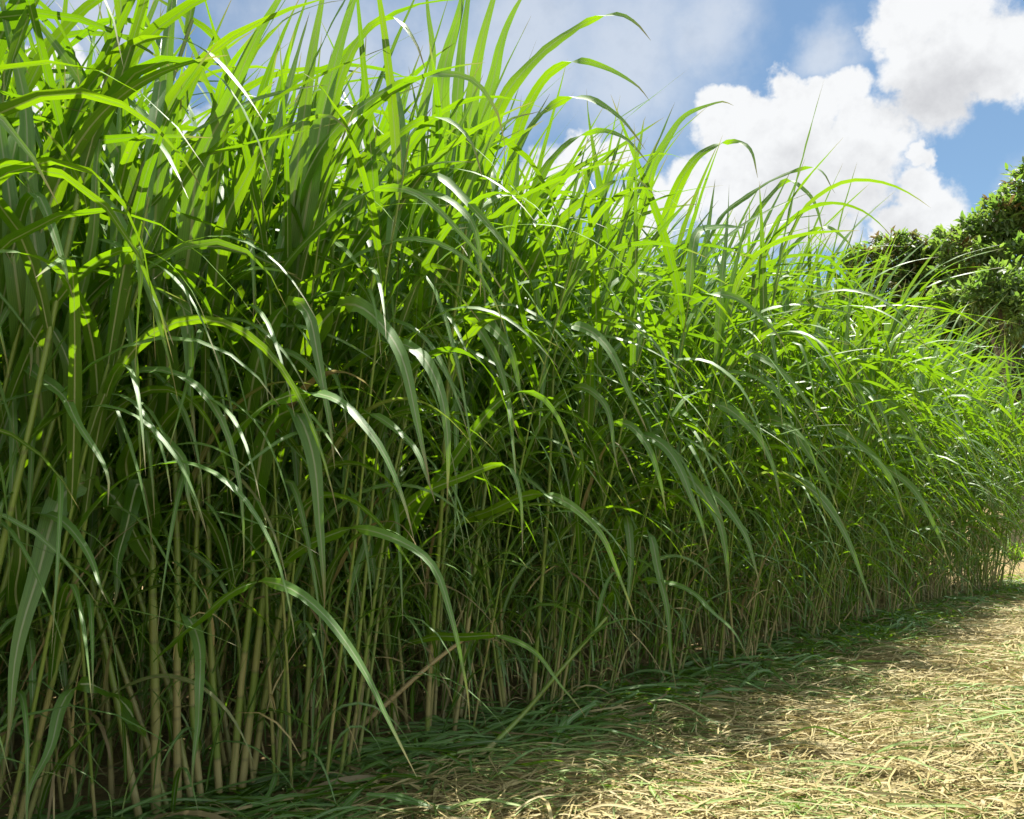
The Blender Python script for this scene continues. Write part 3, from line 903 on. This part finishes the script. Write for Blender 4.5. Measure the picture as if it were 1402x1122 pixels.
# ------------------------------------------------------------------ light and sky
SUN_EL, SUN_AZ = R(69), math.atan2(0.88, 0.48)       # direction towards the sun: high, beyond the stand
sd = np.array([math.cos(SUN_EL) * math.cos(SUN_AZ), math.cos(SUN_EL) * math.sin(SUN_AZ), math.sin(SUN_EL)])
sl = bpy.data.lights.new('sun', 'SUN')
sl.energy = 5.0
sl.angle = R(0.53)
sl.color = (1.0, 0.95, 0.87)
so = bpy.data.objects.new('sun', sl)
COL.objects.link(so)
from mathutils import Vector
so.rotation_euler = Vector(-sd).to_track_quat('-Z', 'Y').to_euler()

world = bpy.data.worlds.new('World')
scene.world = world
world.use_nodes = True
nt = world.node_tree
nt.nodes.clear()
N = NT(nt)
sky = N.n('ShaderNodeTexSky', sky_type='NISHITA', sun_disc=False, sun_elevation=SUN_EL, sun_rotation=R(90) - SUN_AZ, air_density=1.0, dust_density=0.4, ozone_density=1.0)
SKYT = (0.0425, 0.0485, 0.0480)
dirn = N.n('ShaderNodeTexCoord').outputs['Generated']
n1 = N.vmath('SUBTRACT', N.noise(dirn, 9.0, 5, 0.62, out='Color'), (0.5, 0.5, 0.5))
wd = N.vmath('ADD', dirn, N.vmath('MULTIPLY', n1, (0.07, 0.07, 0.07)))
n2 = N.vmath('SUBTRACT', N.noise(dirn, 30.0, 4, 0.6, out='Color'), (0.5, 0.5, 0.5))
wd = N.vmath('ADD', wd, N.vmath('MULTIPLY', n2, (0.03, 0.03, 0.03)))


def unit(px, py):
    d = ray(px, py)
    return tuple(d / np.linalg.norm(d))


def blobs(spec, vec):
    acc = None
    for x, y, r_ in spec:
        u = unit(x, y)
        rr = r_ / F
        v = N.math('SUBTRACT', 1.0, N.math('DIVIDE', N.vmath('DISTANCE', vec, u), rr))
        acc = v if acc is None else N.math('SMOOTH_MAX', acc, v, 0.10)
    return acc


cum = [(985, 150, 42), (1012, 133, 28), (1040, 150, 34), (1082, 112, 30), (1088, 140, 42), (1128, 128, 28), (1160, 128, 32), (1188, 165, 32), (1100, 200, 95), (1010, 205, 70), (1190, 195, 60),
       (1160, 245, 65), (1030, 280, 95), (1110, 300, 70), (960, 260, 60),
       (1235, 40, 52), (1250, 95, 46), (1320, 75, 85), (1385, 55, 60), (1290, 0, 75), (1290, 130, 60), (1420, 90, 50), (1375, 110, 40),
       (1250, 258, 34), (1278, 290, 48), (1232, 312, 40), (1262, 216, 18), (1320, 318, 36), (1210, 335, 30),
       (60, 90, 45), (110, 140, 60), (20, 150, 70), (220, 190, 60), (800, 215, 42), (845, 220, 34), (880, 300, 70), (330, 210, 60), (480, 220, 70), (620, 250, 80), (740, 260, 70)]
val = blobs(cum, wd)
fb = N.noise(dirn, 26.0, 6, 0.6)
dens = N.math('ADD', val, N.math('MULTIPLY', N.math('SUBTRACT', fb, 0.5), 0.9))
alpha = N.ramp(dens, (0.05, 0.42, 0.0, 1.0))
# thin high veil
veil_b = blobs([(850, 80, 175), (730, 60, 150), (620, 120, 150), (970, 40, 95), (130, 20, 110), (1420, 260, 50), (1140, 75, 50), (850, 120, 130), (450, 100, 160)], wd)
veil = N.math('MULTIPLY', N.ramp(N.math('ADD', veil_b, N.math('MULTIPLY', N.math('SUBTRACT', N.noise(dirn, 8.0, 6, 0.6), 0.5), 0.9)), (0.0, 0.9, 0.0, 1.0)), 0.54)
# scattered cloud out of view, added and brightened as frontal fill light
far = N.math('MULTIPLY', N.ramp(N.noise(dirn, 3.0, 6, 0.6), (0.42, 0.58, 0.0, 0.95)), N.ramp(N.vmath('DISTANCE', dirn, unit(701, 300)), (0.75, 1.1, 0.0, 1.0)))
light_up = N.noise(N.vmath('ADD', dirn, (-0.006, 0.0, 0.02)), 26.0, 6, 0.6)
relief = N.math('MULTIPLY', N.math('SUBTRACT', fb, light_up), 0.35)
core = N.ramp(blobs([(1300, 125, 75), (1270, 140, 60)], wd), (0.0, 0.9, 0.0, 0.30))
lowside = N.ramp(blobs([(1100, 290, 130), (1200, 270, 60), (1240, 340, 60)], wd), (0.0, 1.0, 0.0, 0.20))
bright = N.math('SUBTRACT', N.math('ADD', 1.0, relief), N.math('ADD', core, lowside))
bright = N.math('MINIMUM', N.math('MAXIMUM', bright, 0.45), 1.05)
cl = N.mix(bright, (-0.20, -0.06, 0.06), (0.97, 0.985, 1.0))
skyc = N.vmath('MULTIPLY', sky.outputs[0], SKYT)
a_all = N.math('MAXIMUM', alpha, veil, clamp=True)
CLOUD = 0.368
colr = N.mix(a_all, skyc, N.vmath('MULTIPLY', cl, (CLOUD, CLOUD, CLOUD)))
colr = N.mix(far, colr, (0.66, 0.69, 0.70))       # added unseen clouds, extra bright to fill the drooping blades
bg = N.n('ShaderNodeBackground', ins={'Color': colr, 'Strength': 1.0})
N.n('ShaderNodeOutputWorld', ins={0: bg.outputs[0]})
world.cycles.sampling_method = 'MANUAL'
world.cycles.sample_map_resolution = 512

# ------------------------------------------------------------------ render settings
scene.render.engine = 'CYCLES'
cy = scene.cycles
cy.max_bounces = 8
cy.diffuse_bounces = 3
cy.glossy_bounces = 2
cy.transmission_bounces = 4
cy.caustics_reflective = False
cy.caustics_refractive = False
scene.view_settings.view_transform = 'Standard'
scene.view_settings.look = 'None'
scene.view_settings.exposure = 1.4
scene.view_settings.gamma = 1.0
